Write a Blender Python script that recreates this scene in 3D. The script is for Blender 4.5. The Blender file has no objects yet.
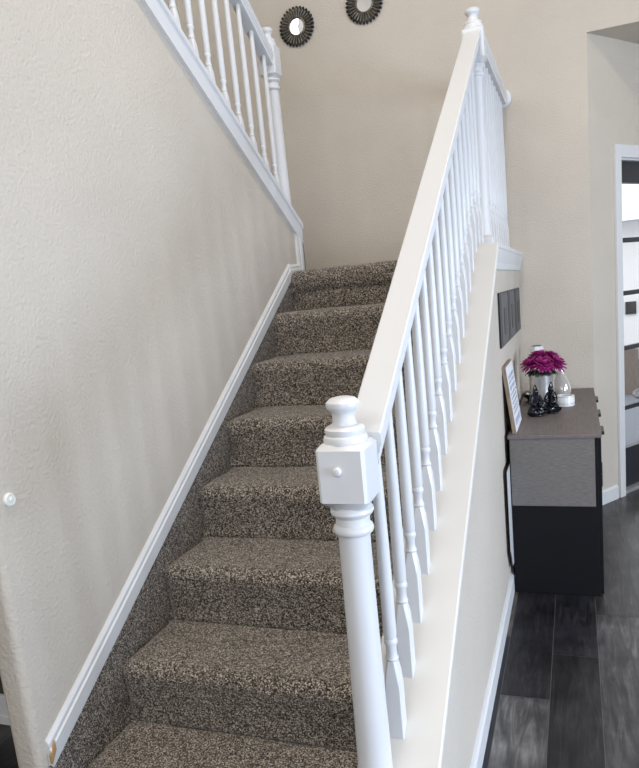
import bpy, bmesh, math, random
from mathutils import Vector, Matrix, noise
random.seed(7)
C = bpy.context.scene.collection
PI = math.pi
sc = bpy.context.scene

# ------------------------------------------------------------------ materials
def lin(c):
    return tuple((v/255/12.92 if v/255 <= .04045 else ((v/255+.055)/1.055)**2.4) for v in c)
def mat(name, col=(.8, .8, .8), rough=.5, metal=0, bump=None, spec=None, trans=0, ior=1.45, emit=None):
    m = bpy.data.materials.new(name); m.use_nodes = True
    nt = m.node_tree; b = nt.nodes['Principled BSDF']
    b.inputs['Base Color'].default_value = (*col, 1); b.inputs['Roughness'].default_value = rough
    b.inputs['Metallic'].default_value = metal
    if spec is not None: b.inputs['Specular IOR Level'].default_value = spec
    if trans: b.inputs['Transmission Weight'].default_value = trans; b.inputs['IOR'].default_value = ior
    if bump:
        scale, strength, dist = bump
        tc = nt.nodes.new('ShaderNodeTexCoord'); n = nt.nodes.new('ShaderNodeTexNoise')
        n.inputs['Scale'].default_value = scale; n.inputs['Detail'].default_value = 3
        bp = nt.nodes.new('ShaderNodeBump'); bp.inputs['Strength'].default_value = strength; bp.inputs['Distance'].default_value = dist
        nt.links.new(tc.outputs['Object'], n.inputs['Vector']); nt.links.new(n.outputs['Fac'], bp.inputs['Height'])
        nt.links.new(bp.outputs['Normal'], b.inputs['Normal'])
    return m
def ramp(nt, stops, interp='LINEAR'):
    r = nt.nodes.new('ShaderNodeValToRGB'); r.color_ramp.interpolation = interp
    el = r.color_ramp.elements
    while len(el) > 1: el.remove(el[0])
    el[0].position = stops[0][0]; el[0].color = (*stops[0][1], 1)
    for p, c in stops[1:]:
        e = el.new(p); e.color = (*c, 1)
    return r

def wall_material(name, col):
    m = mat(name, col, .75, spec=.25); nt = m.node_tree; b = nt.nodes['Principled BSDF']
    tc = nt.nodes.new('ShaderNodeTexCoord')
    n = nt.nodes.new('ShaderNodeTexNoise'); n.inputs['Scale'].default_value = 100; n.inputs['Detail'].default_value = 3; n.inputs['Roughness'].default_value = .5
    bp = nt.nodes.new('ShaderNodeBump'); bp.inputs['Strength'].default_value = .7; bp.inputs['Distance'].default_value = .0045
    nt.links.new(tc.outputs['Object'], n.inputs['Vector']); nt.links.new(n.outputs['Fac'], bp.inputs['Height'])
    nt.links.new(bp.outputs['Normal'], b.inputs['Normal'])
    n2 = nt.nodes.new('ShaderNodeTexNoise'); n2.inputs['Scale'].default_value = 2.2; n2.inputs['Detail'].default_value = 4
    nt.links.new(tc.outputs['Object'], n2.inputs['Vector'])
    r = ramp(nt, [(.3, tuple(v*.95 for v in col)), (.7, tuple(min(1, v*1.04) for v in col))])
    nt.links.new(n2.outputs['Fac'], r.inputs['Fac']); nt.links.new(r.outputs['Color'], b.inputs['Base Color'])
    return m
M = {}
M['wall'] = wall_material('beige_textured_paint', (.550, .494, .422))
M['ceiling'] = mat('ceiling_paint', (.70, .68, .64), .85)
M['white'] = mat('white_semi_gloss_paint', (.67, .67, .675), .34, bump=(14, .06, .004))
M['trim'] = mat('white_trim_paint', (.66, .66, .66), .4)
M['cap'] = mat('ivory_cap_paint', (.645, .63, .60), .38, bump=(9, .05, .004))
M['chip'] = mat('bare_wood_chip', (.42, .27, .13), .7)
M['plastic'] = mat('white_plastic', (.78, .78, .74), .35)

def carpet_material():
    m = mat('speckled_carpet', (.12, .1, .09), .95, spec=.1); nt = m.node_tree; b = nt.nodes['Principled BSDF']
    tc = nt.nodes.new('ShaderNodeTexCoord')
    v = nt.nodes.new('ShaderNodeTexVoronoi'); v.inputs['Scale'].default_value = 350
    nz = nt.nodes.new('ShaderNodeTexNoise'); nz.inputs['Scale'].default_value = 210; nz.inputs['Detail'].default_value = 5; nz.inputs['Roughness'].default_value = .75
    nt.links.new(tc.outputs['Object'], v.inputs['Vector']); nt.links.new(tc.outputs['Object'], nz.inputs['Vector'])
    sep = nt.nodes.new('ShaderNodeSeparateColor'); nt.links.new(v.outputs['Color'], sep.inputs['Color'])
    mx = nt.nodes.new('ShaderNodeMath'); mx.operation = 'MULTIPLY_ADD'; mx.inputs[1].default_value = .55
    sc_ = nt.nodes.new('ShaderNodeMath'); sc_.operation = 'MULTIPLY'; sc_.inputs[1].default_value = .45
    nt.links.new(nz.outputs['Fac'], sc_.inputs[0])
    nt.links.new(sep.outputs['Red'], mx.inputs[0]); nt.links.new(sc_.outputs[0], mx.inputs[2])
    r = ramp(nt, [(.25, (.008, .0065, .0055)), (.40, (.034, .027, .021)), (.52, (.120, .097, .077)), (.64, (.31, .26, .21)), (.78, (.66, .59, .51))])
    nt.links.new(mx.outputs[0], r.inputs['Fac']); nt.links.new(r.outputs['Color'], b.inputs['Base Color'])
    bp = nt.nodes.new('ShaderNodeBump'); bp.inputs['Strength'].default_value = .9; bp.inputs['Distance'].default_value = .006
    nt.links.new(mx.outputs[0], bp.inputs['Height']); nt.links.new(bp.outputs['Normal'], b.inputs['Normal'])
    b.inputs['Sheen Weight'].default_value = .25; b.inputs['Sheen Roughness'].default_value = .5
    return m
M['carpet'] = carpet_material()

def plank_material():
    m = mat('dark_plank_laminate', (.06, .06, .06), .36, spec=.45); nt = m.node_tree; b = nt.nodes['Principled BSDF']
    at = nt.nodes.new('ShaderNodeAttribute'); at.attribute_name = 'plank_tone'
    tc = nt.nodes.new('ShaderNodeTexCoord'); mp = nt.nodes.new('ShaderNodeMapping'); mp.inputs['Scale'].default_value = (26, 3.0, 26)
    add = nt.nodes.new('ShaderNodeVectorMath'); add.operation = 'MULTIPLY_ADD'; add.inputs[1].default_value = (37, 53, 11)
    nt.links.new(at.outputs['Color'], add.inputs[0]); nt.links.new(tc.outputs['Object'], add.inputs[2])
    nt.links.new(add.outputs[0], mp.inputs['Vector'])
    n = nt.nodes.new('ShaderNodeTexNoise'); n.inputs['Scale'].default_value = 1.3; n.inputs['Detail'].default_value = 8; n.inputs['Roughness'].default_value = .65; n.inputs['Distortion'].default_value = 1.4
    nt.links.new(mp.outputs['Vector'], n.inputs['Vector'])
    n2 = nt.nodes.new('ShaderNodeTexNoise'); n2.inputs['Scale'].default_value = 7; n2.inputs['Detail'].default_value = 5
    nt.links.new(add.outputs[0], n2.inputs['Vector'])
    r = ramp(nt, [(.28, (.30, .30, .31)), (.5, (.9, .9, .9)), (.72, (2.1, 2.05, 2.0))])
    r2 = ramp(nt, [(.35, (.55, .55, .58)), (.7, (1.5, 1.5, 1.5))])
    nt.links.new(n.outputs['Fac'], r.inputs['Fac']); nt.links.new(n2.outputs['Fac'], r2.inputs['Fac'])
    m1 = nt.nodes.new('ShaderNodeVectorMath'); m1.operation = 'MULTIPLY'; m2 = nt.nodes.new('ShaderNodeVectorMath'); m2.operation = 'MULTIPLY'
    nt.links.new(at.outputs['Color'], m1.inputs[0]); nt.links.new(r.outputs['Color'], m1.inputs[1])
    nt.links.new(m1.outputs[0], m2.inputs[0]); nt.links.new(r2.outputs['Color'], m2.inputs[1])
    nt.links.new(m2.outputs[0], b.inputs['Base Color'])
    bp = nt.nodes.new('ShaderNodeBump'); bp.inputs['Strength'].default_value = .12; bp.inputs['Distance'].default_value = .004
    nt.links.new(n.outputs['Fac'], bp.inputs['Height']); nt.links.new(bp.outputs['Normal'], b.inputs['Normal'])
    return m
M['plank'] = plank_material()

def grain_material(name, a, bcol, scale=(4, 60, 60), rough=.55, weave=False):
    m = mat(name, a, rough); nt = m.node_tree; b = nt.nodes['Principled BSDF']
    tc = nt.nodes.new('ShaderNodeTexCoord'); mp = nt.nodes.new('ShaderNodeMapping'); mp.inputs['Scale'].default_value = scale
    n = nt.nodes.new('ShaderNodeTexNoise'); n.inputs['Scale'].default_value = 1.5; n.inputs['Detail'].default_value = 6; n.inputs['Roughness'].default_value = .7
    nt.links.new(tc.outputs['Object'], mp.inputs['Vector']); nt.links.new(mp.outputs['Vector'], n.inputs['Vector'])
    r = ramp(nt, [(.3, a), (.7, bcol)])
    nt.links.new(n.outputs['Fac'], r.inputs['Fac']); nt.links.new(r.outputs['Color'], b.inputs['Base Color'])
    return m
M['grey_top'] = grain_material('grey_brown_oak_top', (.115, .095, .092), (.175, .150, .145), (60, 5, 60))
M['grey_side'] = grain_material('grey_sawn_oak_side', (.105, .095, .09), (.185, .17, .162), (25, 60, 190), .6)
M['black'] = mat('black_satin_laminate', (.005, .005, .0065), .6, spec=.2)
M['black_line'] = mat('black_metal_edge', (.01, .01, .012), .35)
M['plaque'] = mat('charcoal_plaque', (.060, .065, .075), .5)
M['plaque_dark'] = mat('black_plaque_edge', (.005, .0055, .007), .45)
M['frame_wood'] = grain_material('weathered_wood_frame', (.16, .11, .075), (.34, .26, .19), (40, 8, 8))
M['ceramic'] = mat('black_gloss_ceramic', (.006, .007, .012), .08)
M['white_ceramic'] = mat('white_ceramic', (.75, .76, .77), .25)
M['gold_line'] = mat('pale_gold_line', (.55, .42, .24), .35, metal=.6)
M['wax'] = mat('cream_wax', (.62, .58, .50), .5)
M['silver'] = mat('mercury_silver_glass', (.62, .60, .58), .28, metal=.7, bump=(70, .25, .004))
M['petal'] = mat('magenta_petal', (.30, .014, .15), .55)
M['petal_core'] = mat('deep_magenta_petal', (.22, .01, .10), .6)
M['leaf'] = mat('dark_green_leaf', (.012, .03, .014), .5)
M['antique'] = grain_material('antique_pewter', (.045, .038, .030), (.26, .23, .18), (60, 60, 60), .42)
M['antique'].node_tree.nodes['Principled BSDF'].inputs['Metallic'].default_value = .55
M['antique_dark'] = mat('blackened_pewter_tip', (.02, .02, .024), .4, metal=.4)
M['mirror'] = mat('mirror_glass', (.90, .93, .97), .03, metal=1)
M['door_metal'] = mat('charcoal_door_metal', (.018, .020, .028), .4)
M['bluetext'] = mat('grey_blue_print', (.36, .42, .55), .6)
M['greytext'] = mat('grey_print', (.42, .44, .50), .6)
M['panel_white'] = mat('sign_face_white', (.74, .75, .78), .55)

def glass_material(name, tint=(1, 1, 1), gl=.1):
    m = bpy.data.materials.new(name); m.use_nodes = True; nt = m.node_tree; nt.nodes.clear()
    o = nt.nodes.new('ShaderNodeOutputMaterial'); t = nt.nodes.new('ShaderNodeBsdfTransparent'); t.inputs['Color'].default_value = (*tint, 1)
    g = nt.nodes.new('ShaderNodeBsdfGlossy'); g.inputs['Roughness'].default_value = .03
    mx = nt.nodes.new('ShaderNodeMixShader')
    mx.inputs[0].default_value = .07; nt.links.new(t.outputs[0], mx.inputs[1]); nt.links.new(g.outputs[0], mx.inputs[2]); nt.links.new(mx.outputs[0], o.inputs[0])
    return m
M['glass'] = glass_material('clear_pane')
M['bottle'] = glass_material('smoky_clear_glass', (.90, .89, .87))
M['concrete'] = mat('pale_concrete', (.16, .18, .21), .8, bump=(30, .3, .01))
M['siding'] = mat('white_siding', (.80, .81, .82), .7)
M['fence'] = grain_material('weathered_brown_fence', (.14, .11, .10), (.24, .20, .175), (60, 60, 6), .8)
M['shrub'] = mat('dusty_leaf', (.16, .17, .12), .8)

# ------------------------------------------------------------------ helpers
def new(): return bmesh.new()
def bx(bm, x0, x1, y0, y1, z0, z1, rot=None, bev=0):
    t = bmesh.new(); bmesh.ops.create_cube(t, size=1)
    for v in t.verts: v.co = Vector(((x0+x1)/2+v.co.x*(x1-x0), (y0+y1)/2+v.co.y*(y1-y0), (z0+z1)/2+v.co.z*(z1-z0)))
    if bev: bmesh.ops.bevel(t, geom=t.edges[:], offset=bev, segments=2, affect='EDGES', profile=.6)
    if rot is not None: t.transform(rot)
    merge(bm, t); return bm
def merge(bm, t):
    me = bpy.data.meshes.new('t'); t.to_mesh(me); t.free(); bm.from_mesh(me); bpy.data.meshes.remove(me)
def prism(bm, pts, axis, a, b, bev=0):
    """pts: 2-D outline; extruded along axis ('X': pts are (y,z); 'Y': (x,z); 'Z': (x,y))"""
    def P(p, t): return {'X': (t, p[0], p[1]), 'Y': (p[0], t, p[1]), 'Z': (p[0], p[1], t)}[axis]
    t = bmesh.new()
    A = [t.verts.new(P(p, a)) for p in pts]; B = [t.verts.new(P(p, b)) for p in pts]
    t.faces.new(A); t.faces.new(B[::-1]); n = len(pts)
    for i in range(n): t.faces.new((A[i], B[i], B[(i+1) % n], A[(i+1) % n]))
    bmesh.ops.recalc_face_normals(t, faces=t.faces[:])
    if bev: bmesh.ops.bevel(t, geom=t.edges[:], offset=bev, segments=2, affect='EDGES', profile=.6)
    merge(bm, t); return bm
def sweep(bm, sec, p0, p1, side=Vector((1, 0, 0)), vertical_ends=True):
    """sec: (u along side, w along z) closed section carried from p0 to p1, ends cut plumb"""
    t = bmesh.new(); p0 = Vector(p0); p1 = Vector(p1)
    A = [t.verts.new(p0+side*u+Vector((0, 0, w))) for u, w in sec]; B = [t.verts.new(p1+side*u+Vector((0, 0, w))) for u, w in sec]
    t.faces.new(A); t.faces.new(B[::-1]); n = len(sec)
    for i in range(n): t.faces.new((A[i], B[i], B[(i+1) % n], A[(i+1) % n]))
    bmesh.ops.recalc_face_normals(t, faces=t.faces[:]); merge(bm, t); return bm
def loft(bm, rings, closed_ends=True):
    t = bmesh.new(); R = [[t.verts.new(c) for c in r] for r in rings]; n = len(rings[0])
    for a, b in zip(R, R[1:]):
        for i in range(n): t.faces.new((a[i], a[(i+1) % n], b[(i+1) % n], b[i]))
    if closed_ends: t.faces.new(R[0][::-1]); t.faces.new(R[-1])
    bmesh.ops.recalc_face_normals(t, faces=t.faces[:]); merge(bm, t); return bm
def lathe(bm, prof, c=(0, 0, 0), seg=28, capped=True):
    return loft(bm, [[(c[0]+r*math.cos(2*PI*i/seg), c[1]+r*math.sin(2*PI*i/seg), c[2]+z) for i in range(seg)] for r, z in prof], capped)
def tube(bm, pts, rad, seg=8):
    rings = []
    for i, p in enumerate(pts):
        p = Vector(p); d = (Vector(pts[min(i+1, len(pts)-1)])-Vector(pts[max(i-1, 0)])).normalized()
        u = d.orthogonal().normalized(); w = d.cross(u); r = rad[i] if isinstance(rad, (list, tuple)) else rad
        rings.append([p+u*r*math.cos(2*PI*k/seg)+w*r*math.sin(2*PI*k/seg) for k in range(seg)])
    return loft(bm, rings)
def obj(name, bm, m, parent=None, smooth=None, loc=None):
    me = bpy.data.meshes.new(name)
    bm.to_mesh(me); bm.free()
    for mm in (m if isinstance(m, list) else [m]): me.materials.append(mm)
    if smooth is not None:
        for p in me.polygons: p.use_smooth = True
        try: me.set_sharp_from_angle(angle=math.radians(smooth))
        except Exception: pass
    o = bpy.data.objects.new(name, me); C.objects.link(o)
    if loc: o.location = loc
    if parent:
        o.parent = parent
        w = Vector((0, 0, 0)); q = parent
        while q: w += q.location; q = q.parent
        if loc is None:   # geometry is given in world coordinates
            me.transform(Matrix.Translation(-w))
    return o
def tag(o, label, cat, group=None, kind=None):
    if label: o['label'] = label
    if cat: o['category'] = cat
    if group: o['group'] = group
    if kind: o['kind'] = kind
    return o
def thing(name, label, cat, loc, group=None):
    o = bpy.data.objects.new(name, None); C.objects.link(o); o.location = loc; o.empty_display_size = .05
    return tag(o, label, cat, group)
def struct(name, bm, m, label, cat, smooth=None):
    return tag(obj(name, bm, m, None, smooth), label, cat, None, 'structure')

def wall_with_holes(bm, axis, at0, at1, lo, hi, zlo, zhi, holes):
    """holes: (a0,a1,z0,z1)"""
    xs = sorted({lo, hi, *[h[0] for h in holes], *[h[1] for h in holes]}); zs = sorted({zlo, zhi, *[h[2] for h in holes], *[h[3] for h in holes]})
    for a, b in zip(xs, xs[1:]):
        for c, d in zip(zs, zs[1:]):
            m_ = ((a+b)/2, (c+d)/2)
            if any(h[0] < m_[0] < h[1] and h[2] < m_[1] < h[3] for h in holes): continue
            if axis == 'Y': bx(bm, a, b, at0, at1, c, d)
            else: bx(bm, at0, at1, a, b, c, d)

# ------------------------------------------------------------------ key dimensions (metres)
R_, T_, Z0 = .19, .275, .02          # riser, tread, first offset
LZ = 8*R_+Z0                          # landing level
YB = 3.05                             # tall back wall
XH0, XH1 = .89, 1.0                   # half wall
CEIL = 5.2
def capz(y): return .50+.648*y        # top of the sloping cap on the half wall
LEDGE = 1.548
YL = (LEDGE-.50)/.648
def skirtz(y): return .311+.618*y     # lower edge of the sloping baseboard on the left wall
def upz(y): return 1.748+(2.018-y)*.588  # lower edge of the upper flight's curb trim
WL = .085                             # left stair wall thickness

# ------------------------------------------------------------------ floor: planks with their own tones
bm = new(); planks = []
lay = bm.loops.layers.float_color.new('plank_tone') if hasattr(bm.loops.layers, 'float_color') else None
def plank(x0, x1, y0, y1, c):
    g = .0012
    vs = [bm.verts.new(p) for p in ((x0+g, y0+g, 0), (x1-g, y0+g, 0), (x1-g, y1-g, 0), (x0+g, y1-g, 0))]
    f = bm.faces.new(vs); f.material_index = 0
    for l in f.loops: l[lay] = (*[v*.62 for v in c], 1)
rnd = random.Random(3)
tones = [(.018, .018, .022), (.026, .025, .029), (.036, .034, .037), (.05, .047, .048), (.075, .07, .07), (.022, .022, .027)]
fixed = {0: [(-.6, 1.36, (.020, .020, .026)), (1.36, 2.6, (.17, .14, .12))],
         1: [(-.3, .945, (.145, .142, .145)), (.945, 2.2, (.026, .025, .030))],
         2: [(0, 1.25, (.028, .027, .031)), (1.25, 2.5, (.030, .030, .037))],
         3: [(.35, 1.6, (.085, .082, .088)), (1.6, 2.85, (.060, .055, .060))],
         4: [(.8, 2.3, (.048, .048, .056)), (2.3, 3.55, (.07, .066, .068))]}
W0 = .1625
for i in range(-24, 22):
    x0 = 1.03-W0+i*W0; segs = fixed.get(i, [])
    if segs: lo, hi = segs[0][0], segs[-1][1]
    else: lo = hi = rnd.uniform(-1, 1)
    for s in segs: plank(x0, x0+W0, s[0], s[1], s[2])
    y = hi
    while y < 6.2:
        plank(x0, x0+W0, y, y+1.25, rnd.choice(tones)); y += 1.25
    y = lo
    while y > -3.6:
        plank(x0, x0+W0, y-1.25, y, rnd.choice(tones)); y -= 1.25
bed = [bm.verts.new(p) for p in ((-3, -3.6, -.0015), (4.8, -3.6, -.0015), (4.8, 6.5, -.0015), (-3, 6.5, -.0015))]
f = bm.faces.new(bed); f.material_index = 1
M['seam'] = mat('plank_bevel_seam', (.13, .13, .14), .5)
# the floor stops where the garden begins (beyond the angled wall); trimmed by bisecting
bmesh.ops.bisect_plane(bm, geom=bm.verts[:]+bm.edges[:]+bm.faces[:], plane_co=(0, 3.05, 0), plane_no=(0, 1, 0))
far = [f for f in bm.faces if f.calc_center_median().y > 3.05]
gm = far+list({e for f in far for e in f.edges})+list({v for f in far for v in f.verts})
bmesh.ops.bisect_plane(bm, geom=gm, plane_co=(1.395-.05, 3.05+.035, 0), plane_no=(-.819, .574, 0))
bmesh.ops.delete(bm, geom=[f for f in bm.faces if f.calc_center_median().y > 3.05 and (f.calc_center_median()-Vector((1.345, 3.085, 0))).dot(Vector((-.819, .574, 0))) > 0], context='FACES')
struct('floor', bm, [M['plank'], M['seam']], 'dark grey wood plank floor with mixed charcoal and light boards', 'floor')

# ------------------------------------------------------------------ walls
bm = new()   # left stair wall: sloping top follows the upper flight, bullnose corner in front
yfr = -.075
outline = [(yfr, -.0), (2.125, 0), (2.125, upz(2.125)+.02), (yfr, upz(yfr)+.02)]
prism(bm, outline, 'X', -WL, 0)
t = bmesh.new(); t.from_mesh(bpy.data.meshes.new('e')); t.free()
bm.edges.ensure_lookup_table()
es = [e for e in bm.edges if all(abs(v.co.y-yfr) < 1e-5 for v in e.verts) and abs(e.verts[0].co.x-e.verts[1].co.x) < 1e-5]
bmesh.ops.bevel(bm, geom=es, offset=.022, segments=6, affect='EDGES', profile=.5)
struct('wall_left', bm, M['wall'], 'beige textured wall on the left of the lower stairs', 'wall', 40)

bm = new()   # half wall under the right balustrade
prism(bm, [(-.18, 0), (YB, 0), (YB, LEDGE-.02), (YL, LEDGE-.02), (-.18, capz(-.18)-.02)], 'X', XH0, XH1)
es = [e for e in bm.edges if all(abs(v.co.y+.18) < 1e-5 for v in e.verts) and abs(e.verts[0].co.x-e.verts[1].co.x) < 1e-5]
bmesh.ops.bevel(bm, geom=es, offset=.02, segments=5, affect='EDGES', profile=.5)
struct('wall_right', bm, M['wall'], 'textured half wall under the white balustrade, beside the sideboard', 'wall', 40)

XC = 1.40
bm = new(); prism(bm, [(-1.15, 0), (XC, 0), (XC, 2.655), (4.8, 2.655), (4.8, CEIL), (-1.15, CEIL)], 'Y', YB, YB+.12)
struct('wall_back', bm, M['wall'], 'tall beige wall behind the landing with the sunburst mirrors', 'wall')
# angled wall with the glass door
D = Vector((.574, .819, 0)).normalized(); N = Vector((D.y, -D.x, 0)); PA = Vector((XC-.004, YB+.002, 0))
FR = Matrix.Translation(PA) @ Matrix(((D.x, -N.x, 0, 0), (D.y, -N.y, 0, 0), (0, 0, 1, 0), (0, 0, 0, 1)))  # local x along wall, local y = outwards (away from room)
S0, S1, DH = .285, 1.26, 2.03
bm = new()
for a in ((0, S0, 0, CEIL-2.5), (S1, 3.0, 0, CEIL-2.5), (S0, S1, DH, CEIL-2.5)): bx(bm, a[0], a[1], 0, .12, a[2], a[3], FR)
struct('wall_angled', bm, M['wall'], 'angled beige wall holding the glass patio door', 'wall')
bm = new(); prism(bm, [(-1.15, -3.5), (4.8, -3.5), (4.8, YB), (-1.15, YB)], 'Z', CEIL, CEIL+.1)
struct('ceiling_1', bm, M['ceiling'], 'high ceiling over the stairwell', 'ceiling')
bm = new(); e = PA+D*3.0
prism(bm, [(XC, YB+.12), (XC+.08, YB+.12), (e.x, e.y), (4.8, e.y), (4.8, YB+.12)], 'Z', 2.655, 2.72)
struct('ceiling_2', bm, M['wall'], 'low soffit over the passage by the patio door', 'ceiling')
bm = new(); bx(bm, -1.15, -1.03, 2.125-.0, YB, 0, CEIL); bx(bm, -1.15, -1.03, .52, 2.125, 0, 2.5); wall_with_holes(bm, 'X', -1.15, -1.03, -3.5, .3, 2.5, CEIL, []); wall_with_holes(bm, 'X', -1.15, -1.03, .3, 2.125, 0 if 0 else 2.5, CEIL, [(.35, 1.45, 3.2, 4.6)])  # upper opening added to brighten the back wall and the mirror
struct('wall_far_left', bm, M['wall'], 'beige wall left of the upper flight', 'wall')
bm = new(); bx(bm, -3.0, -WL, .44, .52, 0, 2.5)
M['dark_taupe'] = mat('dark_taupe_wall', (.05, .042, .036), .7)  # one flat dark taupe over the whole wall
struct('wall_under_stair', bm, M['dark_taupe'], 'dark wall seen past the front edge of the left stair wall', 'wall')
bm = new(); bx(bm, -3.0, -WL, .425, .44, 0, .11, bev=.003); bx(bm, -3.0, -WL, .418, .44, 0, .03)
struct('baseboard_under_stair', bm, M['trim'], 'white baseboard at the foot of the dark wall', 'baseboard')
bm = new(); bx(bm, -3.0, -1.03, .44, .52, 0, 2.5); bx(bm, -3.1, -3.0, -3.5, .52, 0, 2.5); bx(bm, -3.0, -1.15, -3.5, .52, 2.5, 2.6)
struct('wall_side_room', bm, M['wall'], 'walls of the side room left of the stairs', 'wall')

# front wall (behind the camera) with its entry door glass and tall window, right wall with a window
FW = [(-.6, 1.2, 2.6, 4.4), (1.75, 2.9, .35, 2.1)]
RW = [(-1.65, .05, .45, 1.95), (.7, 2.3, .75, 2.2)]
bm = new(); wall_with_holes(bm, 'Y', -3.6, -3.5, -3.1, 4.8, 0, CEIL, FW)
struct('wall_front', bm, M['wall'], 'front wall behind the viewer with two windows', 'wall')
bm = new(); wall_with_holes(bm, 'X', 4.8, 4.9, -3.6, 6.0, 0, CEIL, RW)
struct('wall_far_right', bm, M['wall'], 'far right wall with two windows', 'wall')
k = 0
for ax, hs in (('Y', FW), ('X', RW)):
    for (a, b, c, d) in hs:
        k += 1; bm = new()
        for q in ((a, b, c-.05, c+.02), (a, b, d-.02, d+.05), (a-.05, a+.02, c-.05, d+.05), (b-.02, b+.05, c-.05, d+.05), ((a+b)/2-.015, (a+b)/2+.015, c, d)):
            if ax == 'Y': bx(bm, q[0], q[1], -3.52, -3.46, q[2], q[3])
            else: bx(bm, 4.76, 4.82, q[0], q[1], q[2], q[3])
        struct('window_%d' % k, bm, M['trim'], 'white window frame number unseen', 'window')
for o in C.objects:
    if o.name.startswith('window_'): o['label'] = {'window_1': 'high window above the entry behind the viewer', 'window_2': 'low window in the front wall behind the viewer', 'window_3': 'wide window in the far right wall', 'window_4': 'window in the far right wall nearest the patio door'}[o.name]

# ------------------------------------------------------------------ trims
bm = new()   # sloping baseboard on the left wall, two-step profile, with level return and upright casing
def skirt_sec(h, d): return [(0, 0), (d, 0), (d, h*.62), (d*.72, h*.68), (d*.72, h*.86), (d*.3, h), (0, h)]
h = .072; ys = -.045
sweep(bm, skirt_sec(h, .016), (0, ys, skirtz(ys)), (0, 1.935, skirtz(1.935)))
sweep(bm, skirt_sec(h*.92, .016), (0, 1.935, skirtz(1.935)), (0, 2.075, skirtz(1.935)+.008))
o = struct('baseboard_left', bm, M['trim'], 'white baseboard sloping up the left wall above the carpet', 'baseboard')
bm = new(); t0 = (-.048); 
prism(bm, [(ys-.004, skirtz(ys)+.012), (ys+.016, skirtz(ys)+.04), (ys+.016, skirtz(ys)+.066), (ys-.004, skirtz(ys)+.036)], 'X', .010, .0185)
tag(obj('bare_wood_patch', bm, M['chip'], o), None, None)
o.children[0]['label'] = 'tan bare wood chip'
bm = new()
prism(bm, [(2.058, LZ-.02), (2.14, LZ-.02), (2.14, upz(2.125)+.012), (2.058, upz(2.058)+.005)], 'X', 0, .014)
prism(bm, [(2.085, LZ-.02), (2.115, LZ-.02), (2.115, upz(2.115)), (2.085, upz(2.085))], 'X', .014, .019)
bx(bm, -WL-.005, .014, 2.125, 2.145, LZ-.02, upz(2.125)+.012)
struct('trim_1', bm, M['trim'], 'white upright casing at the end of the left wall on the landing', 'trim')
bm = new()   # curb trim along the upper flight
a, b = 2.135, -.08
sweep(bm, [(.0, 0), (.016, 0), (.016, .072), (.024, .078), (.024, .098), (-WL-.024, .098), (-WL-.024, .078), (-WL-.012, .072), (-WL-.012, 0), (-WL, 0), (-WL, .07), (0, .07)], (0, a, upz(a)), (0, b, upz(b)))
struct('trim_2', bm, M['white'], 'white sloping curb cap on the left wall under the upper balusters', 'trim')
bm = new()   # sloping cap of the half wall
cs = [(XH0-.03, -.022), (XH1+.026, -.022), (XH1+.03, -.018), (XH1+.03, -.004), (XH1+.026, 0), (XH0-.026, 0), (XH0-.03, -.004), (XH0-.03, -.018)]
sweep(bm, cs, (0, -.21, capz(-.21)), (0, YL, LEDGE))
sweep(bm, [(XH1, -.045), (XH1+.010, -.040), (XH1+.014, -.022), (XH1, -.022)], (0, -.2, capz(-.2)), (0, YL, LEDGE))
struct('trim_3', bm, M['cap'], 'ivory sloping cap along the top of the half wall', 'trim')
bm = new()   # level ledge
sweep(bm, cs, (0, YL, LEDGE), (0, YB, LEDGE))
sweep(bm, [(XH1, -.105), (XH1+.010, -.100), (XH1+.012, -.075), (XH1+.02, -.05), (XH1+.027, -.022), (XH1, -.022)], (0, YL+.02, LEDGE), (0, YB, LEDGE))
struct('trim_4', bm, M['trim'], 'white level ledge with moulding along the landing edge', 'trim')
def base_run(bm, p0, p1, nrm, h=.088, d=.014):
    sweep(bm, [(0, 0), (d, 0), (d, h-.012), (d*.5, h-.003), (0, h)], p0, p1, side=nrm)
bm = new(); base_run(bm, (XH1, -.19, 0), (XH1, YB, 0), Vector((1, 0, 0)))
struct('baseboard_right', bm, M['trim'], 'white baseboard along the foot of the half wall', 'baseboard')
bm = new(); base_run(bm, (XH1+.014, YB, 0), (XC, YB, 0), Vector((0, -1, 0)))
struct('baseboard_back', bm, M['trim'], 'white baseboard of the back wall behind the sideboard', 'baseboard')
bm = new(); base_run(bm, tuple(PA), tuple(PA+D*(S0-.07)), N)
base_run(bm, tuple(PA+D*(S1+.07)), tuple(PA+D*3), N)
struct('baseboard_angled', bm, M['trim'], 'short white baseboard left of the patio door', 'baseboard')
bm = new()
for q in ((S0-.052, S0+.004, 0, DH+.065), (S1-.004, S1+.065, 0, DH+.065), (S0, S1, DH-.004, DH+.065)):
    bx(bm, q[0], q[1], -.018, 0, q[2], q[3], FR, .003)
for q in ((S0, S0+.015, 0, DH), (S1-.015, S1, 0, DH), (S0, S1, DH-.015, DH)): bx(bm, q[0], q[1], 0, .12, q[2], q[3], FR)
struct('trim_5', bm, M['trim'], 'white casing around the patio door', 'trim')

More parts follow.
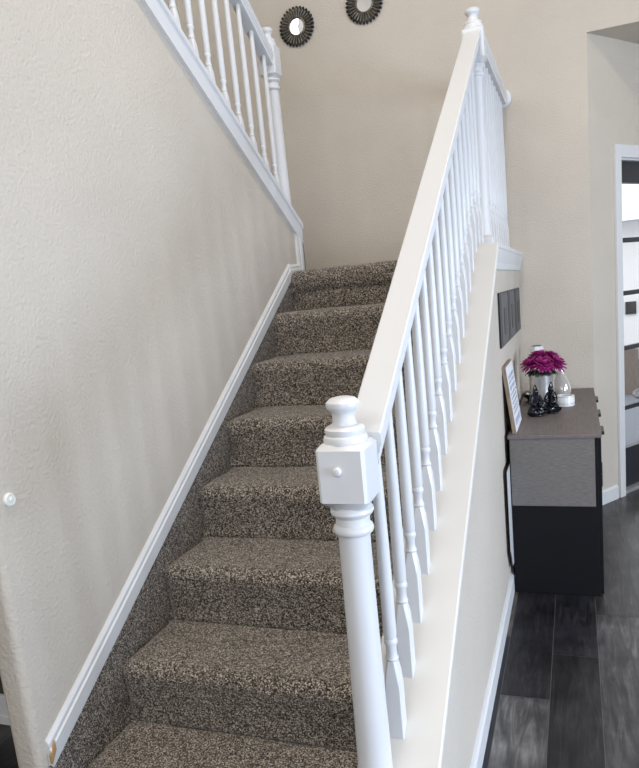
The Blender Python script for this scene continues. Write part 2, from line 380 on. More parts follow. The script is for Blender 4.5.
# ------------------------------------------------------------------ glass door
d = thing('door_1', 'dark framed glass patio door with horizontal bars at the right edge', 'door', tuple(PA+D*S0)); d['kind'] = 'structure'
bm = new(); a, b = S0+.017, S1-.017
for q in ((a, a+.014, .01, DH-.017), (b-.05, b, .01, DH-.017), (a, b, 1.895, DH-.017), (a, b, .03, .285)): bx(bm, q[0], q[1], .03, .07, q[2], q[3], FR, .002)
obj('door_frame', bm, M['door_metal'], d)
bm = new(); bx(bm, a, b, .046, .052, .285, 1.895, FR); obj('glass_pane', bm, M['glass'], d)
for z in (.54, .915, 1.25, 1.565):
    bm = new(); bx(bm, a+.014, b-.05, .038, .064, z-.014, z+.014, FR, .002); obj('glazing_bar', bm, M['door_metal'], d)
bm = new(); bx(bm, a, b, .0, .11, .0, .022, FR, .003); obj('threshold', bm, mat('aluminium_sill', (.5, .5, .52), .4, .6), d)

# ------------------------------------------------------------------ outside the door
bm = new(); bx(bm, -6, 16, 3.2, 22, -.30, -.15)
bmesh.ops.bisect_plane(bm, geom=bm.verts[:]+bm.edges[:]+bm.faces[:], plane_co=tuple(PA-N*.10), plane_no=(-D.y, D.x, 0), clear_inner=True) if False else None
bmesh.ops.bisect_plane(bm, geom=bm.verts[:]+bm.edges[:]+bm.faces[:], plane_co=tuple(PA-N*.12), plane_no=(D.y, -D.x, 0), clear_outer=True)
tag(obj('patio_ground', bm, M['concrete']), 'pale grey concrete patio outside the glass door', 'ground', kind='structure')
h_ = thing('neighbouring_house', 'white house with a small dark window seen through the glass door', 'house', (2.6, 11, -.15))
bm = new(); bx(bm, .4, 4.8, 11, 14, -.15, 2.1); obj('wall', bm, M['siding'], h_)
bm = new(); prism(bm, [(10.6, 2.1), (14.4, 2.1), (12.5, 3.0)], 'X', .2, 5.0); obj('roof', bm, mat('pale_roof', (.62, .62, .63), .8), h_)
bm = new(); bx(bm, 2.06, 2.22, 10.97, 11.02, .66, .86); obj('window', bm, mat('dark_window_glass', (.02, .025, .03), .2), h_)
fn = thing('board_fence', 'weathered brown board fence across the patio', 'fence', (2.4, 8, -.15))
for i in range(16):
    bm = new(); x = .9+i*.19; bx(bm, x, x+.17, 8, 8.025, -.15, .40+.01*(i % 3), bev=.003); obj('board', bm, M['fence'], fn)
bm = new(); bx(bm, .9, 3.95, 8.025, 8.07, .2, .28); bx(bm, .9, 3.95, 8.025, 8.07, -.1, -.02); obj('rail', bm, M['fence'], fn)
tb = thing('patio_table', 'round dark metal rimmed patio table behind the glass door', 'table', (2.22, 5.1, -.15))
bm = new(); n = 40; rings = [[((2.22+(.46+.018*math.cos(2*PI*j/8))*math.cos(2*PI*i/n)), 5.1+(.46+.018*math.cos(2*PI*j/8))*math.sin(2*PI*i/n), .34+.018*math.sin(2*PI*j/8)) for j in range(8)] for i in range(n)]
loft(bm, rings+[rings[0]], False); obj('rim', bm, M['door_metal'], tb, 50)
bm = new(); lathe(bm, [(.44, 0), (.44, .008)], (2.22, 5.1, .335), 36); obj('tabletop', bm, M['concrete'], tb)
for s in range(4):
    bm = new(); an = s*PI/2+.5; tube(bm, [(2.22+.42*math.cos(an), 5.1+.42*math.sin(an), .33), (2.22+.46*math.cos(an), 5.1+.46*math.sin(an), -.15)], .014); obj('leg', bm, M['door_metal'], tb, 50)

# ------------------------------------------------------------------ carpeted stairs
def fuzz(p, amp=1.0):
    q = Vector(p)
    return (noise.noise(q*9)*.0040+noise.noise(q*60)*.0016+noise.noise(q*170)*.0010)*amp
def carpet_sheet(prof, x0, x1, nx, endround=True):
    """prof: list of (y,z) already dense; build a displaced grid"""
    t = bmesh.new(); rows = []
    n = len(prof)
    for j, (y, z) in enumerate(prof):
        y2, z2 = prof[min(j+1, n-1)]; y1, z1 = prof[max(j-1, 0)]
        tv = Vector((0, y2-y1, z2-z1)).normalized(); nr = Vector((0, -tv.z, tv.y))
        if nr.z < 0 and abs(nr.z) > .5: nr = -nr
        row = []
        for i in range(nx+1):
            x = x0+(x1-x0)*i/nx; p = Vector((x, y, z))
            dx = min(x-x0, 9)
            soft = math.exp(-(dx/.022)**2)*.016 if endround and 3 < j < n-3 else 0
            row.append(t.verts.new(p+nr*(fuzz(p)-soft)))
        rows.append(row)
    for a, b in zip(rows, rows[1:]):
        for i in range(nx): t.faces.new((a[i], a[i+1], b[i+1], b[i]))
    return t
def resample(pts, step=.0065):
    out = [pts[0]]
    for a, b in zip(pts, pts[1:]):
        L = math.hypot(b[0]-a[0], b[1]-a[1]); k = max(1, round(L/step))
        out += [(a[0]+(b[0]-a[0])*i/k, a[1]+(b[1]-a[1])*i/k) for i in range(1, k+1)]
    return out
def step_profile(y0, z0, z1, ytop, rad=.038, over=.012):
    pts = [(y0+.004, z0-.006), (y0-.001, z0+.004)]
    cy, cz = y0-over+rad, z1-rad
    pts.append((y0+.0, z0+.05)); 
    for i in range(11):
        a = PI+.35-(PI/2+.35)*i/10
        pts.append((cy+rad*math.cos(a), cz+rad*math.sin(a)))
    pts += [(ytop-.006, z1+.001), (ytop+.006, z1-.004)]
    return resample(pts)
st = thing('staircase', 'lower flight of stairs covered in speckled brown carpet', 'stairs', (.445, 0, 0))
NX = 110
for k in range(1, 8):
    bm = carpet_sheet(step_profile((k-1)*T_, (k-1)*R_+(Z0 if k > 1 else 0), k*R_+Z0, k*T_), .002, XH0, NX)
    obj('step', bm, M['carpet'], st, 180)
# top riser with a thick rolled landing edge
y0 = 7*T_; pts = [(y0+.004, LZ-R_-.006), (y0, LZ-R_+.05), (y0+.002, LZ-.105)]
rad = .045; cy, cz = y0-.018+rad, LZ-rad
pts += [(y0-.010, LZ-.088)]
for i in range(11):
    a = PI-(PI/2)*i/10; pts.append((cy+rad*math.cos(a), cz+rad*math.sin(a)))
pts += [(2.12, LZ)]
obj('step', carpet_sheet(resample(pts), .002, XH0, NX), M['carpet'], st, 180)
bm = carpet_sheet(resample([(2.12, LZ), (YB-.002, LZ)], .03), -1.03, XH0, 60, False); ld = struct('floor_landing', bm, M['carpet'], 'carpeted landing at the top of the lower stairs', 'landing', 180)
# carpeted skirt between the steps and the sloping baseboard
t = bmesh.new(); nyy = 250; nz = 26; rows = []
for i in range(nyy+1):
    y = -.05+(1.935+.05)*i/nyy; zt = skirtz(y)+.006; zb = max(0, min(LZ, math.floor(max(0, y)/T_)*R_+(Z0 if y > 0 else 0)))-.0
    row = []
    for j in range(nz+1):
        z = zb+(zt-zb)*j/nz; p = Vector((.012, y, z)); e = math.exp(-((1-j/nz)*(zt-zb)/.02)**2)*.012
        tp = math.exp(-(j/nz*(zt-zb)/.03)**2)*.006
        row.append(t.verts.new(p+Vector((fuzz(p)+tp-.006*(1 if j == nz else 0), 0, 0))))
    rows.append(row)
for a, b in zip(rows, rows[1:]):
    for j in range(nz): t.faces.new((a[j], b[j], b[j+1], a[j+1]))
obj('skirt', t, M['carpet'], st, 180)
# timber body that carries the carpet
bm = new(); pts = [(.03, 0)]
for k in range(1, 9): pts += [((k-1)*T_+.03, k*R_-.02), (k*T_+.03, k*R_-.02)]
pts = pts[:-1]+[(YB-.003, 8*R_-.02), (YB-.003, 0)]
prism(bm, pts, 'X', .004, XH0-.002); obj('stair_body', bm, mat('raw_timber', (.35, .25, .16), .8), st)
bm = new(); bx(bm, -1.028, .003, 2.13, YB-.003, LZ-.2, LZ-.01); obj('landing_body', bm, bpy.data.materials['raw_timber'], ld)

# ------------------------------------------------------------------ railings
def newel_mesh(cx, cy, zb, zt, w=.104, block=.135, fat=1.0, lower=.10, capf=.95):
    """turned newel: square foot, shaft, rings, square block, neck and button cap"""
    bm = new(); s = w/2; H = zt-zb
    zc = zt                        # very top
    cap = [(.001, 0), (.014, -.001), (.025, -.004), (.0315, -.010), (.0325, -.016), (.030, -.022), (.024, -.027), (.0215, -.032), (.0215, -.046), (.025, -.051), (.034, -.054), (.0385, -.058), (.0385, -.064), (.0365, -.068), (.041, -.071), (.043, -.077), (.042, -.085), (.036, -.089)]
    lathe(bm, [(r*capf, z) for r, z in cap][::-1], (cx, cy, zc), 32)
    zb1 = zt-.082; zb0 = zb1-block; ch = .009; cb = .016
    def ringsq(z, a, c):  # octagon-ish square with clipped corners
        a *= 1; q = [(a-c, -a), (a, -a+c), (a, a-c), (a-c, a), (-a+c, a), (-a, a-c), (-a, -a+c), (-a+c, -a)]
        return [(cx+u, cy+v, z) for u, v in q]
    loft(bm, [ringsq(zb0, s*.72, s*.24), ringsq(zb0+cb, s, .006), ringsq(zb1-ch, s, .006), ringsq(zb1, s*.84, s*.16)])
    z = zb0
    prof = [(.036, 0), (.042, -.004), (.043, -.010), (.040, -.015), (.034, -.020), (.0335, -.028), (.034, -.034), (.0385, -.038), (.0405, -.044), (.0385, -.050), (.033, -.054), (.0315, -.060)]
    zs = zb+lower
    L = z-.060-zs
    prof += [(.0320, -.060-L*.2), (.0335, -.060-L*.5), (.0355, -.060-L*.8), (.0365, -.060-L*.97), (.039, -.060-L)]
    lathe(bm, [(r*w/.104*fat, zz) for r, zz in prof][::-1], (cx, cy, z), 32)
    loft(bm, [ringsq(zb, s, .003), ringsq(zs-.014, s, .003), ringsq(zs, s*.72, s*.26)])
    return bm
def baluster_mesh(cx, cy, zb, zt, w=.033, lean=0):
    bm = new(); s = w/2; L = zt-zb
    def sq(z, a, c): 
        q = [(a-c, -a), (a, -a+c), (a, a-c), (a-c, a), (-a+c, a), (-a, a-c), (-a, -a+c), (-a+c, -a)]
        return [(cx+u, cy+v, z) for u, v in q]
    loft(bm, [sq(zb, s, .002), sq(zb+.115, s*1.0, .002), sq(zb+.15, s*.92, s*.35), sq(zb+.172, s*.70, s*.38)])
    z = zb+.168
    lathe(bm, [(.0105, 0), (.0120, .004), (.0142, .009), (.0120, .014), (.0112, .022), (.0112, .036), (.0145, .043), (.0145, .049), (.0122, .054), (.0138, .062), (.0138, .16), (.0125, (L-.168)*.6), (.0095, L-.168)], (cx, cy, z), 14)
    return bm
RS = [(-.033, 0), (-.030, .003), (.030, .003), (.033, 0), (.033, -.022), (.029, -.027), (.029, -.034), (.025, -.038), (.025, -.058), (-.025, -.058), (-.025, -.038), (-.029, -.034), (-.029, -.027), (-.033, -.022)]
XR = .930
def railz(y): return 1.186+.650*y
lr = thing('stair_railing', 'white balustrade with turned newel posts climbing the right side of the lower stairs', 'railing', (XR, -.11, capz(-.11)))
nb = newel_mesh(XR-.019, -.11, capz(-.11)-.01, 1.228, w=.091, block=.121, fat=1.08, lower=.035); nw = obj('newel_post', nb, M['white'], lr, 35)
bm = new(); lathe(bm, [(.0085, 0), (.0085, .003), (.006, .006), (.001, .007)], (0, 0, 0), 16); bm.transform(Matrix.Translation((XR-.025, -.1555, 1.100)) @ Matrix.Rotation(PI/2, 4, 'X'))
obj('wood_plug', bm, M['white'], nw, 35)
XB = .945
obj('newel_post', newel_mesh(XB-.008, 1.93, LEDGE-.004, 2.515, w=.09, lower=.055), M['white'], lr, 35)
bm = new(); sweep(bm, RS, (XR, -.06, railz(-.06)), (XR+.008, 1.882, railz(1.882))); obj('handrail', bm, M['white'], lr, 30)
y = .012-.022; yy = []
while y < 1.83: yy.append(y); y += .1135
for y in yy:
    zc = min(capz(y), LEDGE); obj('baluster', baluster_mesh(XB-.012, y+.004, zc-.008, railz(y)-.05), M['white'], lr, 35)
ll = thing('landing_railing', 'short level white railing from the upper newel post to the back wall', 'railing', (XB, 2.5, LEDGE))
bm = new(); sweep(bm, RS, (XB, 1.972, 2.425), (XB, YB-.018, 2.425)); obj('handrail', bm, M['white'], ll, 30)
bm = new(); lathe(bm, [(.05, 0), (.05, .010), (.042, .018)], (0, 0, 0), 28); bm.transform(Matrix.Translation((XB+.004, YB-.001, 2.40)) @ Matrix.Rotation(PI/2, 4, 'X')); obj('wall_rosette', bm, M['white'], ll, 35)
for i in range(9): obj('baluster', baluster_mesh(XB, 2.055+i*.112, LEDGE-.004, 2.373), M['white'], ll, 35)
XU = -.043
ul = thing('upper_railing', 'white balustrade with turned newel post above the left wall', 'railing', (XU, 2.1, upz(2.1)+.098))
def upr(y): return 2.552+(2.075-y)*.62
obj('newel_post', newel_mesh(XU-.006, 2.088, upz(2.125)+.04, 2.695, w=.084, block=.15, fat=1.2, lower=.12, capf=.9), M['white'], ul, 35)
bm = new(); sweep(bm, RS, (XU, 2.085, upr(2.085)), (XU, -.05, upr(-.05))); obj('handrail', bm, M['white'], ul, 30)
for i in range(15):
    y = 2.00-i*.1165; obj('baluster', baluster_mesh(XU, y, upz(y)+.075, upr(y)-.045), M['white'], ul, 35)

# ------------------------------------------------------------------ wall button and mirrors
b_ = thing('wall_button', 'small round white plastic button on the left wall', 'button', (0, -.02, .995))
bm = new(); lathe(bm, [(.017, 0), (.017, .006), (.0145, .009), (.0135, .009), (.013, .0075), (.001, .0075)], seg=28); bm.transform(Matrix.Translation((0, -.016, .995)) @ Matrix.Rotation(PI/2, 4, 'Y')); obj('cover', bm, M['plastic'], b_, 35)
bm = new(); lathe(bm, [(.006, 0), (.006, .0035), (.004, .0045)], seg=18); bm.transform(Matrix.Translation((.0072, -.016, .995)) @ Matrix.Rotation(PI/2, 4, 'Y')); obj('push_disc', bm, M['plastic'], b_, 35)
def sunburst(cx, cz, label):
    m = thing('sunburst_mirror', label, 'mirror', (cx, YB, cz), 'sunburst mirrors on the back wall')
    bm = new(); bd = new(); n = 30
    for i in range(n):
        a = 2*PI*i/n; rings = []; tips = []
        for (r, wd, th) in ((.050, .0045, .006), (.070, .0065, .011), (.088, .0080, .012), (.096, .0082, .011)):
            rings.append((r, wd, th))
        for (r, wd, th) in ((.096, .0082, .011), (.104, .0082, .010), (.110, .0065, .008), (.1135, .003, .004)): tips.append((r, wd, th))
        for tgt, rr in ((bm, rings), (bd, tips)):
            lr_ = []
            for r, wd, th in rr:
                c = Vector((math.cos(a), 0, math.sin(a)))*r; tg = Vector((-math.sin(a), 0, math.cos(a)))
                lr_.append([Vector((cx, YB-.010, cz))+c+tg*wd*math.cos(q)+Vector((0, -1, 0))*th*math.sin(q)*(1 if math.sin(q) > 0 else .6) for q in [2*PI*k/8 for k in range(8)]])
            loft(tgt, lr_)
    obj('petal_ring', bm, M['antique'], m, 40); obj('petal_tips', bd, M['antique_dark'], m, 40)
    bm = new(); lathe(bm, [(.060, 0), (.060, .012), (.055, .018), (.049, .020), (.046, .015), (.046, .008)], seg=40, capped=False); bm.transform(Matrix.Translation((cx, YB-.001, cz)) @ Matrix.Rotation(PI/2, 4, 'X')); obj('inner_rim', bm, M['antique'], m, 40)
    bm = new(); lathe(bm, [(.047, 0), (.047, .008), (.044, .010), (.001, .0105)], seg=40); bm.transform(Matrix.Translation((cx, YB-.001, cz)) @ Matrix.Rotation(PI/2, 4, 'X')); obj('mirror_glass', bm, M['mirror'], m, 20)
sunburst(-.235, 3.025, 'round pewter sunburst mirror nearer the upper newel post, fully in view')
sunburst(.195, 3.06, 'round pewter sunburst mirror above the stairs, cut off by the top of the photo')

# ------------------------------------------------------------------ three plaques under the ledge
for i, (a, b, lab) in enumerate(((1.765, 2.155, 'dark grey plaque nearest the viewer in the row under the white ledge'), (2.175, 2.545, 'dark grey plaque in the middle of the row of three under the ledge'), (2.565, 2.915, 'dark grey plaque nearest the back wall in the row under the ledge'))):
    z0, z1 = 1.115, 1.35; f_ = thing('wall_plaque', lab, 'wall decor', (XH1, (a+b)/2, z0), 'dark plaques under the ledge')
    bm = new(); bx(bm, XH1+.001, XH1+.009, a, b, z0, z1, bev=.003); obj('frame', bm, M['plaque_dark'], f_)
    bm = new(); bx(bm, XH1+.009, XH1+.0105, a+.045, b-.03, z0+.012, z1-.010); obj('face', bm, M['plaque'], f_)
    bm = new(); m_ = (a+b)/2+.03; bx(bm, XH1+.0105, XH1+.012, m_-.07, m_+.05, z0+.05, z1-.07); obj('centre_panel', bm, M['plaque_dark'], f_)

# ------------------------------------------------------------------ sideboard
X0, X1, Y0, Y1, H = 1.018, 1.392, 1.775, 3.02, .735
sb = thing('sideboard', 'black and grey oak sideboard standing against the half wall', 'cabinet', ((X0+X1)/2, (Y0+Y1)/2, 0))
bm = new(); bx(bm, X0, X1-.012, Y0+.006, Y1, .0, H-.018, bev=.003); obj('body', bm, M['black'], sb)
bm = new(); bx(bm, X0-.004, X1+.004, Y0-.006, Y1+.004, H-.018, H, bev=.003); obj('top', bm, M['grey_top'], sb)
bm = new(); bx(bm, X0+.004, X1-.024, Y0-.001, Y0+.008, .415, H-.019); obj('side_panel', bm, M['grey_side'], sb)
n = 3; w = (Y1-Y0-.03)/n
for i in range(n):
    a = Y0+.012+i*(w+.003); b = a+w-.006
    for (z0, z1, nm, mt) in ((.56, H-.024, 'drawer', M['black']), (.012, .553, 'door', M['black'])):
        bm = new(); bx(bm, X1-.013, X1+.002, a, b, z0, z1, bev=.002); dr = obj(nm, bm, mt, sb)
        bm = new(); zc = (z0+z1)/2 if nm == 'drawer' else z1-.10
        if nm == 'drawer': bx(bm, X1+.002, X1+.020, (a+b)/2-.06, (a+b)/2+.06, H-.040, H-.024, bev=.003)
        else: bx(bm, X1+.002, X1+.016, b-.04, b-.03, zc-.06, zc+.06, bev=.003)
        obj('handle', bm, M['black_line'], dr)
# slim white strip with a dark edge between half wall and sideboard
wb = thing('slim_strip', 'slim white dark-edged strip between half wall and sideboard', 'board', (1.009, 1.765, .09))
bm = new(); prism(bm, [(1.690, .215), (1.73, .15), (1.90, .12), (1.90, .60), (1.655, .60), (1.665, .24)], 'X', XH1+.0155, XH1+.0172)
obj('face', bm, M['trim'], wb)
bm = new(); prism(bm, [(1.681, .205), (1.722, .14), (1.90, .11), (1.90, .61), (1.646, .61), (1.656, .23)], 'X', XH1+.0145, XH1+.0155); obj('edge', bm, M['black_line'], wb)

# ------------------------------------------------------------------ things on the sideboard
Z = H
# leaning word sign
sg = thing('word_sign', 'white lettered sign in weathered wood frame leaning on the half wall', 'sign', (1.03, 1.97, Z))
lean = math.atan2(.034, .285)
SG = Matrix.Translation((1.053, 1.80, Z)) @ Matrix.Rotation(-lean, 4, 'Y')
bm = new(); bx(bm, -.019, -.002, 0, .31, 0, .30, SG, .002); obj('frame', bm, M['frame_wood'], sg)
bm = new(); bx(bm, -.003, 0.0, .006, .304, .006, .294, SG); fc = obj('face', bm, M['panel_white'], sg)
rr = random.Random(5)
for (z, hgt, mt) in ((.245, .016, 'bluetext'), (.222, .012, 'greytext'), (.195, .018, 'bluetext'), (.170, .010, 'greytext'), (.150, .010, 'greytext'), (.128, .012, 'greytext'), (.106, .010, 'greytext'), (.086, .009, 'greytext'), (.045, .026, 'bluetext')):
    bm = new(); yv = .030
    while yv < .27:
        wd = rr.uniform(.007, .013)
        # letter-like strokes: stem, bar, sometimes a second stem
        bx(bm, 0, .0008, yv, yv+.003, z-hgt/2, z+hgt/2, SG)
        if rr.random() < .75: bx(bm, 0, .0008, yv, yv+wd, z+hgt/2-.003, z+hgt/2, SG)
        if rr.random() < .55: bx(bm, 0, .0008, yv+wd-.003, yv+wd, z-hgt/2, z+hgt/2, SG)
        if rr.random() < .5: bx(bm, 0, .0008, yv, yv+wd, z-.0015, z+.0015, SG)
        yv += wd+rr.choice((.003, .003, .003, .012))
    obj('lettering', bm, M[mt], fc)

# silver vase and flowers
vc = (1.135, 2.42)
bm = new(); lathe(bm, [(.050, 0), (.056, .004), (.058, .02), (.060, .09), (.062, .172), (.063, .176), (.060, .178), (.057, .172), (.055, .09), (.052, .012), (.001, .008)], (*vc, Z), 36)
tag(obj('silver_vase', bm, M['silver'], None, 40), 'straight mercury silver vase holding the magenta flowers', 'vase')
bloom_spots = [(-.048, -.02, .238, 'leftmost in the silver vase'), (.014, -.045, .236, 'front and centre in the silver vase'), (.074, -.01, .232, 'rightmost in the silver vase'), (-.012, .035, .268, 'highest of the bunch in the silver vase'), (.046, .045, .258, 'behind the rightmost bloom in the silver vase')]
def chrysanthemum(c, tip, rad, label, seed):
    rn = random.Random(seed); c = Vector(c)
    fl = thing('chrysanthemum', label, 'flower', (vc[0], vc[1], Z+.02), 'magenta flowers in the silver vase')
    ax = (c-Vector((vc[0], vc[1], Z+.10))).normalized(); u = ax.orthogonal().normalized(); v = ax.cross(u)
    bm = new()
    for (nr, el, ln) in ((18, -.25, 1.0), (18, .08, 1.0), (17, .42, .95), (14, .78, .85), (10, 1.15, .70)):
        off = rn.uniform(0, 1)
        for i in range(nr):
            a = 2*PI*(i+off)/nr+rn.uniform(-.06, .06); e_ = el+rn.uniform(-.08, .08); L = rad*ln*rn.uniform(.92, 1.05)
            dr = (u*math.cos(a)+v*math.sin(a)); tg = (-u*math.sin(a)+v*math.cos(a)); rings = []
            for s, wd in ((.08, .002), (.4, .0058), (.75, .0075), (.93, .005), (1.0, .0012)):
                p = c+dr*L*s*math.cos(e_*s)+ax*(L*s*math.sin(e_)-.006*s*s); nn = (ax*math.cos(e_)-dr*math.sin(e_))
                rings.append([p+tg*wd*math.cos(q)+nn*.0014*math.sin(q) for q in (0, PI/3, 2*PI/3, PI, 4*PI/3, 5*PI/3)])
            loft(bm, rings)
    obj('petals', bm, M['petal'], fl, 60)
    bm = new(); t_ = bmesh.new(); bmesh.ops.create_icosphere(t_, subdivisions=2, radius=rad*.20); t_.transform(Matrix.Translation(c+ax*rad*.12)); merge(bm, t_); obj('flower_centre', bm, M['petal_core'], fl, 60)
    bm = new(); base = Vector((vc[0]+(c.x-vc[0])*.2, vc[1]+(c.y-vc[1])*.2, Z+.02)); tube(bm, [base, base.lerp(c, .5)+Vector((0, 0, .01)), c-ax*.005], .0028, 6); obj('stem', bm, M['leaf'], fl, 60)
    bm = new()
    for i in range(5):
        a = rn.uniform(0, 2*PI); d_ = Vector((math.cos(a), math.sin(a), -.15)); p0 = Vector((vc[0]+.025*math.cos(a), vc[1]+.025*math.sin(a), Z+.180)); L = .058; tg = Vector((-math.sin(a), math.cos(a), 0)); rings = []
        for s, wd in ((0, .002), (.3, .010), (.6, .014), (.85, .008), (1, .001)):
            p = p0+d_*L*s+Vector((0, 0, .022*math.sin(PI*s)))
            rings.append([p+tg*wd*math.cos(q)+Vector((0, 0, 1))*.001*math.sin(q) for q in (0, PI/3, 2*PI/3, PI, 4*PI/3, 5*PI/3)])
        loft(bm, rings)
    obj('leaves', bm, M['leaf'], fl, 60)
for i, (dx, dy, dz, where) in enumerate(bloom_spots):
    chrysanthemum((vc[0]+dx, vc[1]+dy, Z+dz-.004), None, .060 if i < 3 else .056, 'magenta chrysanthemum '+where, 20+i)

# black glossy seated figurines
def figurine(x, y, rz, lab, s=1.0):
    fg = thing('seated_figurine', lab, 'figurine', (x, y, Z+.0005), 'black ceramic figurines')
    fg.rotation_euler = (0, 0, rz)
    body = bmesh.new()
    # skeleton of a cross-legged seated figure leaning its head on raised hands
    J = {'pelvis': (0, 0, .030, .022), 'waist': (0, .004, .055, .015), 'chest': (0, -.002, .082, .019), 'neck': (0, -.006, .104, .008), 'head': (0, -.010, .120, .0135), 'bun': (0, -.002, .140, .007), 'tip': (0, .0, .153, .003),
         'kneeL': (-.038, -.022, .020, .013), 'footL': (.004, -.045, .017, .010), 'kneeR': (.038, -.022, .020, .013), 'footR': (-.006, -.048, .019, .010),
         'shL': (-.018, -.002, .092, .010), 'elL': (-.028, -.022, .062, .0075), 'haL': (-.006, -.040, .058, .007),
         'shR': (.018, -.002, .092, .010), 'elR': (.028, -.022, .062, .0075), 'haR': (.006, -.040, .054, .007)}
    E = [('pelvis', 'waist'), ('waist', 'chest'), ('chest', 'neck'), ('neck', 'head'), ('head', 'bun'), ('bun', 'tip'), ('pelvis', 'kneeL'), ('kneeL', 'footL'), ('pelvis', 'kneeR'), ('kneeR', 'footR'), ('chest', 'shL'), ('shL', 'elL'), ('elL', 'haL'), ('chest', 'shR'), ('shR', 'elR'), ('elR', 'haR')]
    me = bpy.data.meshes.new('body'); names = list(J)
    me.from_pydata([tuple(c*s for c in J[n_][:3]) for n_ in names], [(names.index(a), names.index(b)) for a, b in E], [])
    o = bpy.data.objects.new('body', me); C.objects.link(o); o.parent = fg
    md = o.modifiers.new('Skin', 'SKIN'); sv = me.skin_vertices[0].data
    for i, n_ in enumerate(names): sv[i].radius = (J[n_][3]*s*1.3,)*2; sv[i].use_root = n_ == 'pelvis'
    md.use_smooth_shade = True
    sd = o.modifiers.new('Sub', 'SUBSURF'); sd.levels = sd.render_levels = 2
    me.materials.append(M['ceramic'])
    bm = new(); lathe(bm, [(.034, 0), (.036, .004), (.034, .010), (.026, .012)], (0, -.006, 0), 24)
    b2 = obj('base', bm, M['ceramic'], None, 40); b2.parent = fg
figurine(1.112, 2.215, .35, 'black glossy figurine in front of the silver vase, nearer the word sign')
figurine(1.185, 2.285, -.25, 'black glossy figurine beside the white candle cup')
# candle cup
cu = thing('candle_cup', 'low white ceramic candle cup with thin pale bands', 'candle holder', (1.248, 2.46, Z))
c3 = (1.248, 2.46, Z)
bm = new(); lathe(bm, [(.040, 0), (.043, .003), (.043, .052), (.042, .055), (.038, .055), (.037, .045), (.036, .010), (.001, .008)], c3, 36); obj('cup', bm, M['white_ceramic'], cu, 40)
for z in (.014, .048):
    bm = new(); lathe(bm, [(.0434, z), (.0436, z+.0015), (.0434, z+.003)], c3, 36, False); obj('band', bm, M['gold_line'], cu, 40)
bm = new(); lathe(bm, [(.036, .010), (.036, .034), (.001, .035)], c3, 28); obj('wax', bm, M['wax'], cu, 40)
# bottle vase
bm = new(); lathe(bm, [(.036, 0), (.048, .004), (.052, .03), (.050, .055), (.040, .085), (.026, .115), (.017, .145), (.015, .175), (.018, .192), (.016, .192), (.013, .175), (.0145, .145), (.023, .115), (.037, .085), (.047, .055), (.049, .03), (.044, .008), (.001, .008)], (1.222, 2.76, Z), 32)
M['bottle2'] = mat('grey_smoked_glass', (.52, .50, .48), .12, metal=.35)
tag(obj('bottle_vase', bm, M['bottle2'], None, 40), 'long-necked grey glass bottle vase behind the flowers', 'vase')
# white lantern
LS = .72
lt = thing('lantern', 'white lantern with dark top opening behind the magenta flowers', 'lantern', (1.098, 2.78, Z))
lx, ly = 1.098, 2.78
def octo(r, z, n=6, ph=.26): return [(lx+LS*r*math.cos(2*PI*i/n+ph), ly+LS*r*math.sin(2*PI*i/n+ph), z) for i in range(n)]
bm = new(); loft(bm, [octo(.060, Z), octo(.062, Z+.008), octo(.062, Z+.020), octo(.052, Z+.024)]); obj('base', bm, M['white_ceramic'], lt)
bm = new()
for i in range(6):
    a = 2*PI*i/6+.26; x, y = lx+LS*.052*math.cos(a), ly+LS*.052*math.sin(a); bx(bm, x-.005, x+.005, y-.005, y+.005, Z+.02, Z+.235)
obj('frame', bm, M['white_ceramic'], lt)
bm = new(); loft(bm, [octo(.060, Z+.232), octo(.064, Z+.238), octo(.062, Z+.248), octo(.046, Z+.285), octo(.040, Z+.287), octo(.040, Z+.280)]); obj('roof', bm, M['white_ceramic'], lt)
bm = new(); loft(bm, [octo(.0395, Z+.282), octo(.0395, Z+.289)]); obj('vent', bm, M['plaque_dark'], lt)
bm = new(); lathe(bm, [(.028, .02), (.028, .12), (.001, .122)], (lx, ly, Z), 24); obj('candle', bm, M['wax'], lt, 40)
# small dark dish behind the sign
ds = thing('dark_dish', 'small dark footed dish behind the word sign, against the half wall', 'dish', (1.062, 2.60, Z))
bm = new(); lathe(bm, [(.024, 0), (.026, .004), (.012, .010), (.012, .018), (.030, .030), (.038, .048), (.036, .050), (.028, .034), (.001, .026)], (1.062, 2.60, Z), 28); obj('bowl', bm, M['plaque_dark'], ds, 40)
bm = new(); t_ = bmesh.new(); bmesh.ops.create_uvsphere(t_, u_segments=16, v_segments=10, radius=.011); t_.transform(Matrix.Translation((1.052, 2.592, Z+.044))); merge(bm, t_); o = obj('glass_bead', bm, M['white_ceramic'], ds, 60); o['label'] = 'small white bead'

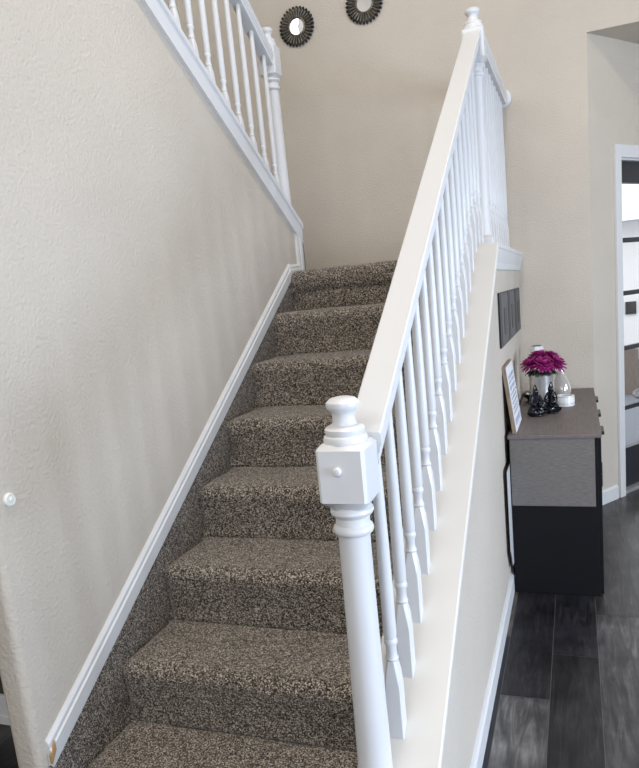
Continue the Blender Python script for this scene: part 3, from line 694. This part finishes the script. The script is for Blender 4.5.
# ------------------------------------------------------------------ light
w = bpy.data.worlds.new('World'); sc.world = w; w.use_nodes = True
bg = w.node_tree.nodes['Background']; bg.inputs['Color'].default_value = (.93, .96, 1, 1); bg.inputs['Strength'].default_value = 2.4
def area(name, loc, rot, sx, sy, power, col):
    l = bpy.data.lights.new(name, 'AREA'); l.shape = 'RECTANGLE'; l.size = sx; l.size_y = sy; l.energy = power; l.color = col
    o = bpy.data.objects.new(name, l); C.objects.link(o); o.location = loc; o.rotation_euler = rot; return o
# daylight at the front and right windows, plus an added upper-left light
area('fill_upper_left', (-1.14, .9, 3.9), (PI/2, 0, -PI/2), 1.0, 1.3, 4.2, (.80, .88, 1))  # unseen light added for the mirror reflection and the upper back wall
area('daylight_high_front', (.3, -3.45, 3.5), (PI/2, 0, 0), 1.7, 1.7, 44, (1, .96, .90))
area('daylight_low_front', (2.3, -3.45, 1.25), (PI/2, 0, 0), 1.1, 1.7, 24, (.72, .84, 1))
area('daylight_right', (4.74, -.8, 1.2), (PI/2, 0, PI/2), 1.5, 1.3, 165, (.60, .75, 1))
area('daylight_right_rear', (4.74, 1.5, 1.5), (PI/2, 0, PI/2), 1.5, 1.4, 30, (.80, .90, 1))
pl = bpy.data.lights.new('warm_overhead_fill', 'AREA'); pl.shape = 'DISK'; pl.size = .5; pl.energy = 78; pl.color = (1, .91, .80)  # unseen warm fill added under the ceiling, no fixture there
o = bpy.data.objects.new('warm_overhead_fill', pl); C.objects.link(o); o.location = (1.2, -.2, CEIL-.05)

# ------------------------------------------------------------------ camera
Rm = [[0.9360183113336732, 0.3386148347423296, -0.09596725764803132], [-0.025036834615294712, -0.2079185682082941, -0.9778256623277277], [-0.35105964986096766, 0.9176654415889474, -0.18613774349351356]]
cam = bpy.data.cameras.new('camera'); co = bpy.data.objects.new('camera', cam); C.objects.link(co)
rx, dn, fw = [Vector(r) for r in Rm]
mw = Matrix((( rx.x, -dn.x, -fw.x, 1.305480), (rx.y, -dn.y, -fw.y, -1.267792), (rx.z, -dn.z, -fw.z, 1.404239), (0, 0, 0, 1)))
co.matrix_world = mw
cam.sensor_fit = 'HORIZONTAL'; cam.sensor_width = 36; cam.lens = 690.28/639*36; cam.shift_y = (428.749-384)/639; cam.clip_start = .02
sc.camera = co
vs = sc.view_settings; vs.view_transform = 'Standard'; vs.look = 'None'; vs.exposure = .0; vs.gamma = 1; vs.use_curve_mapping = False
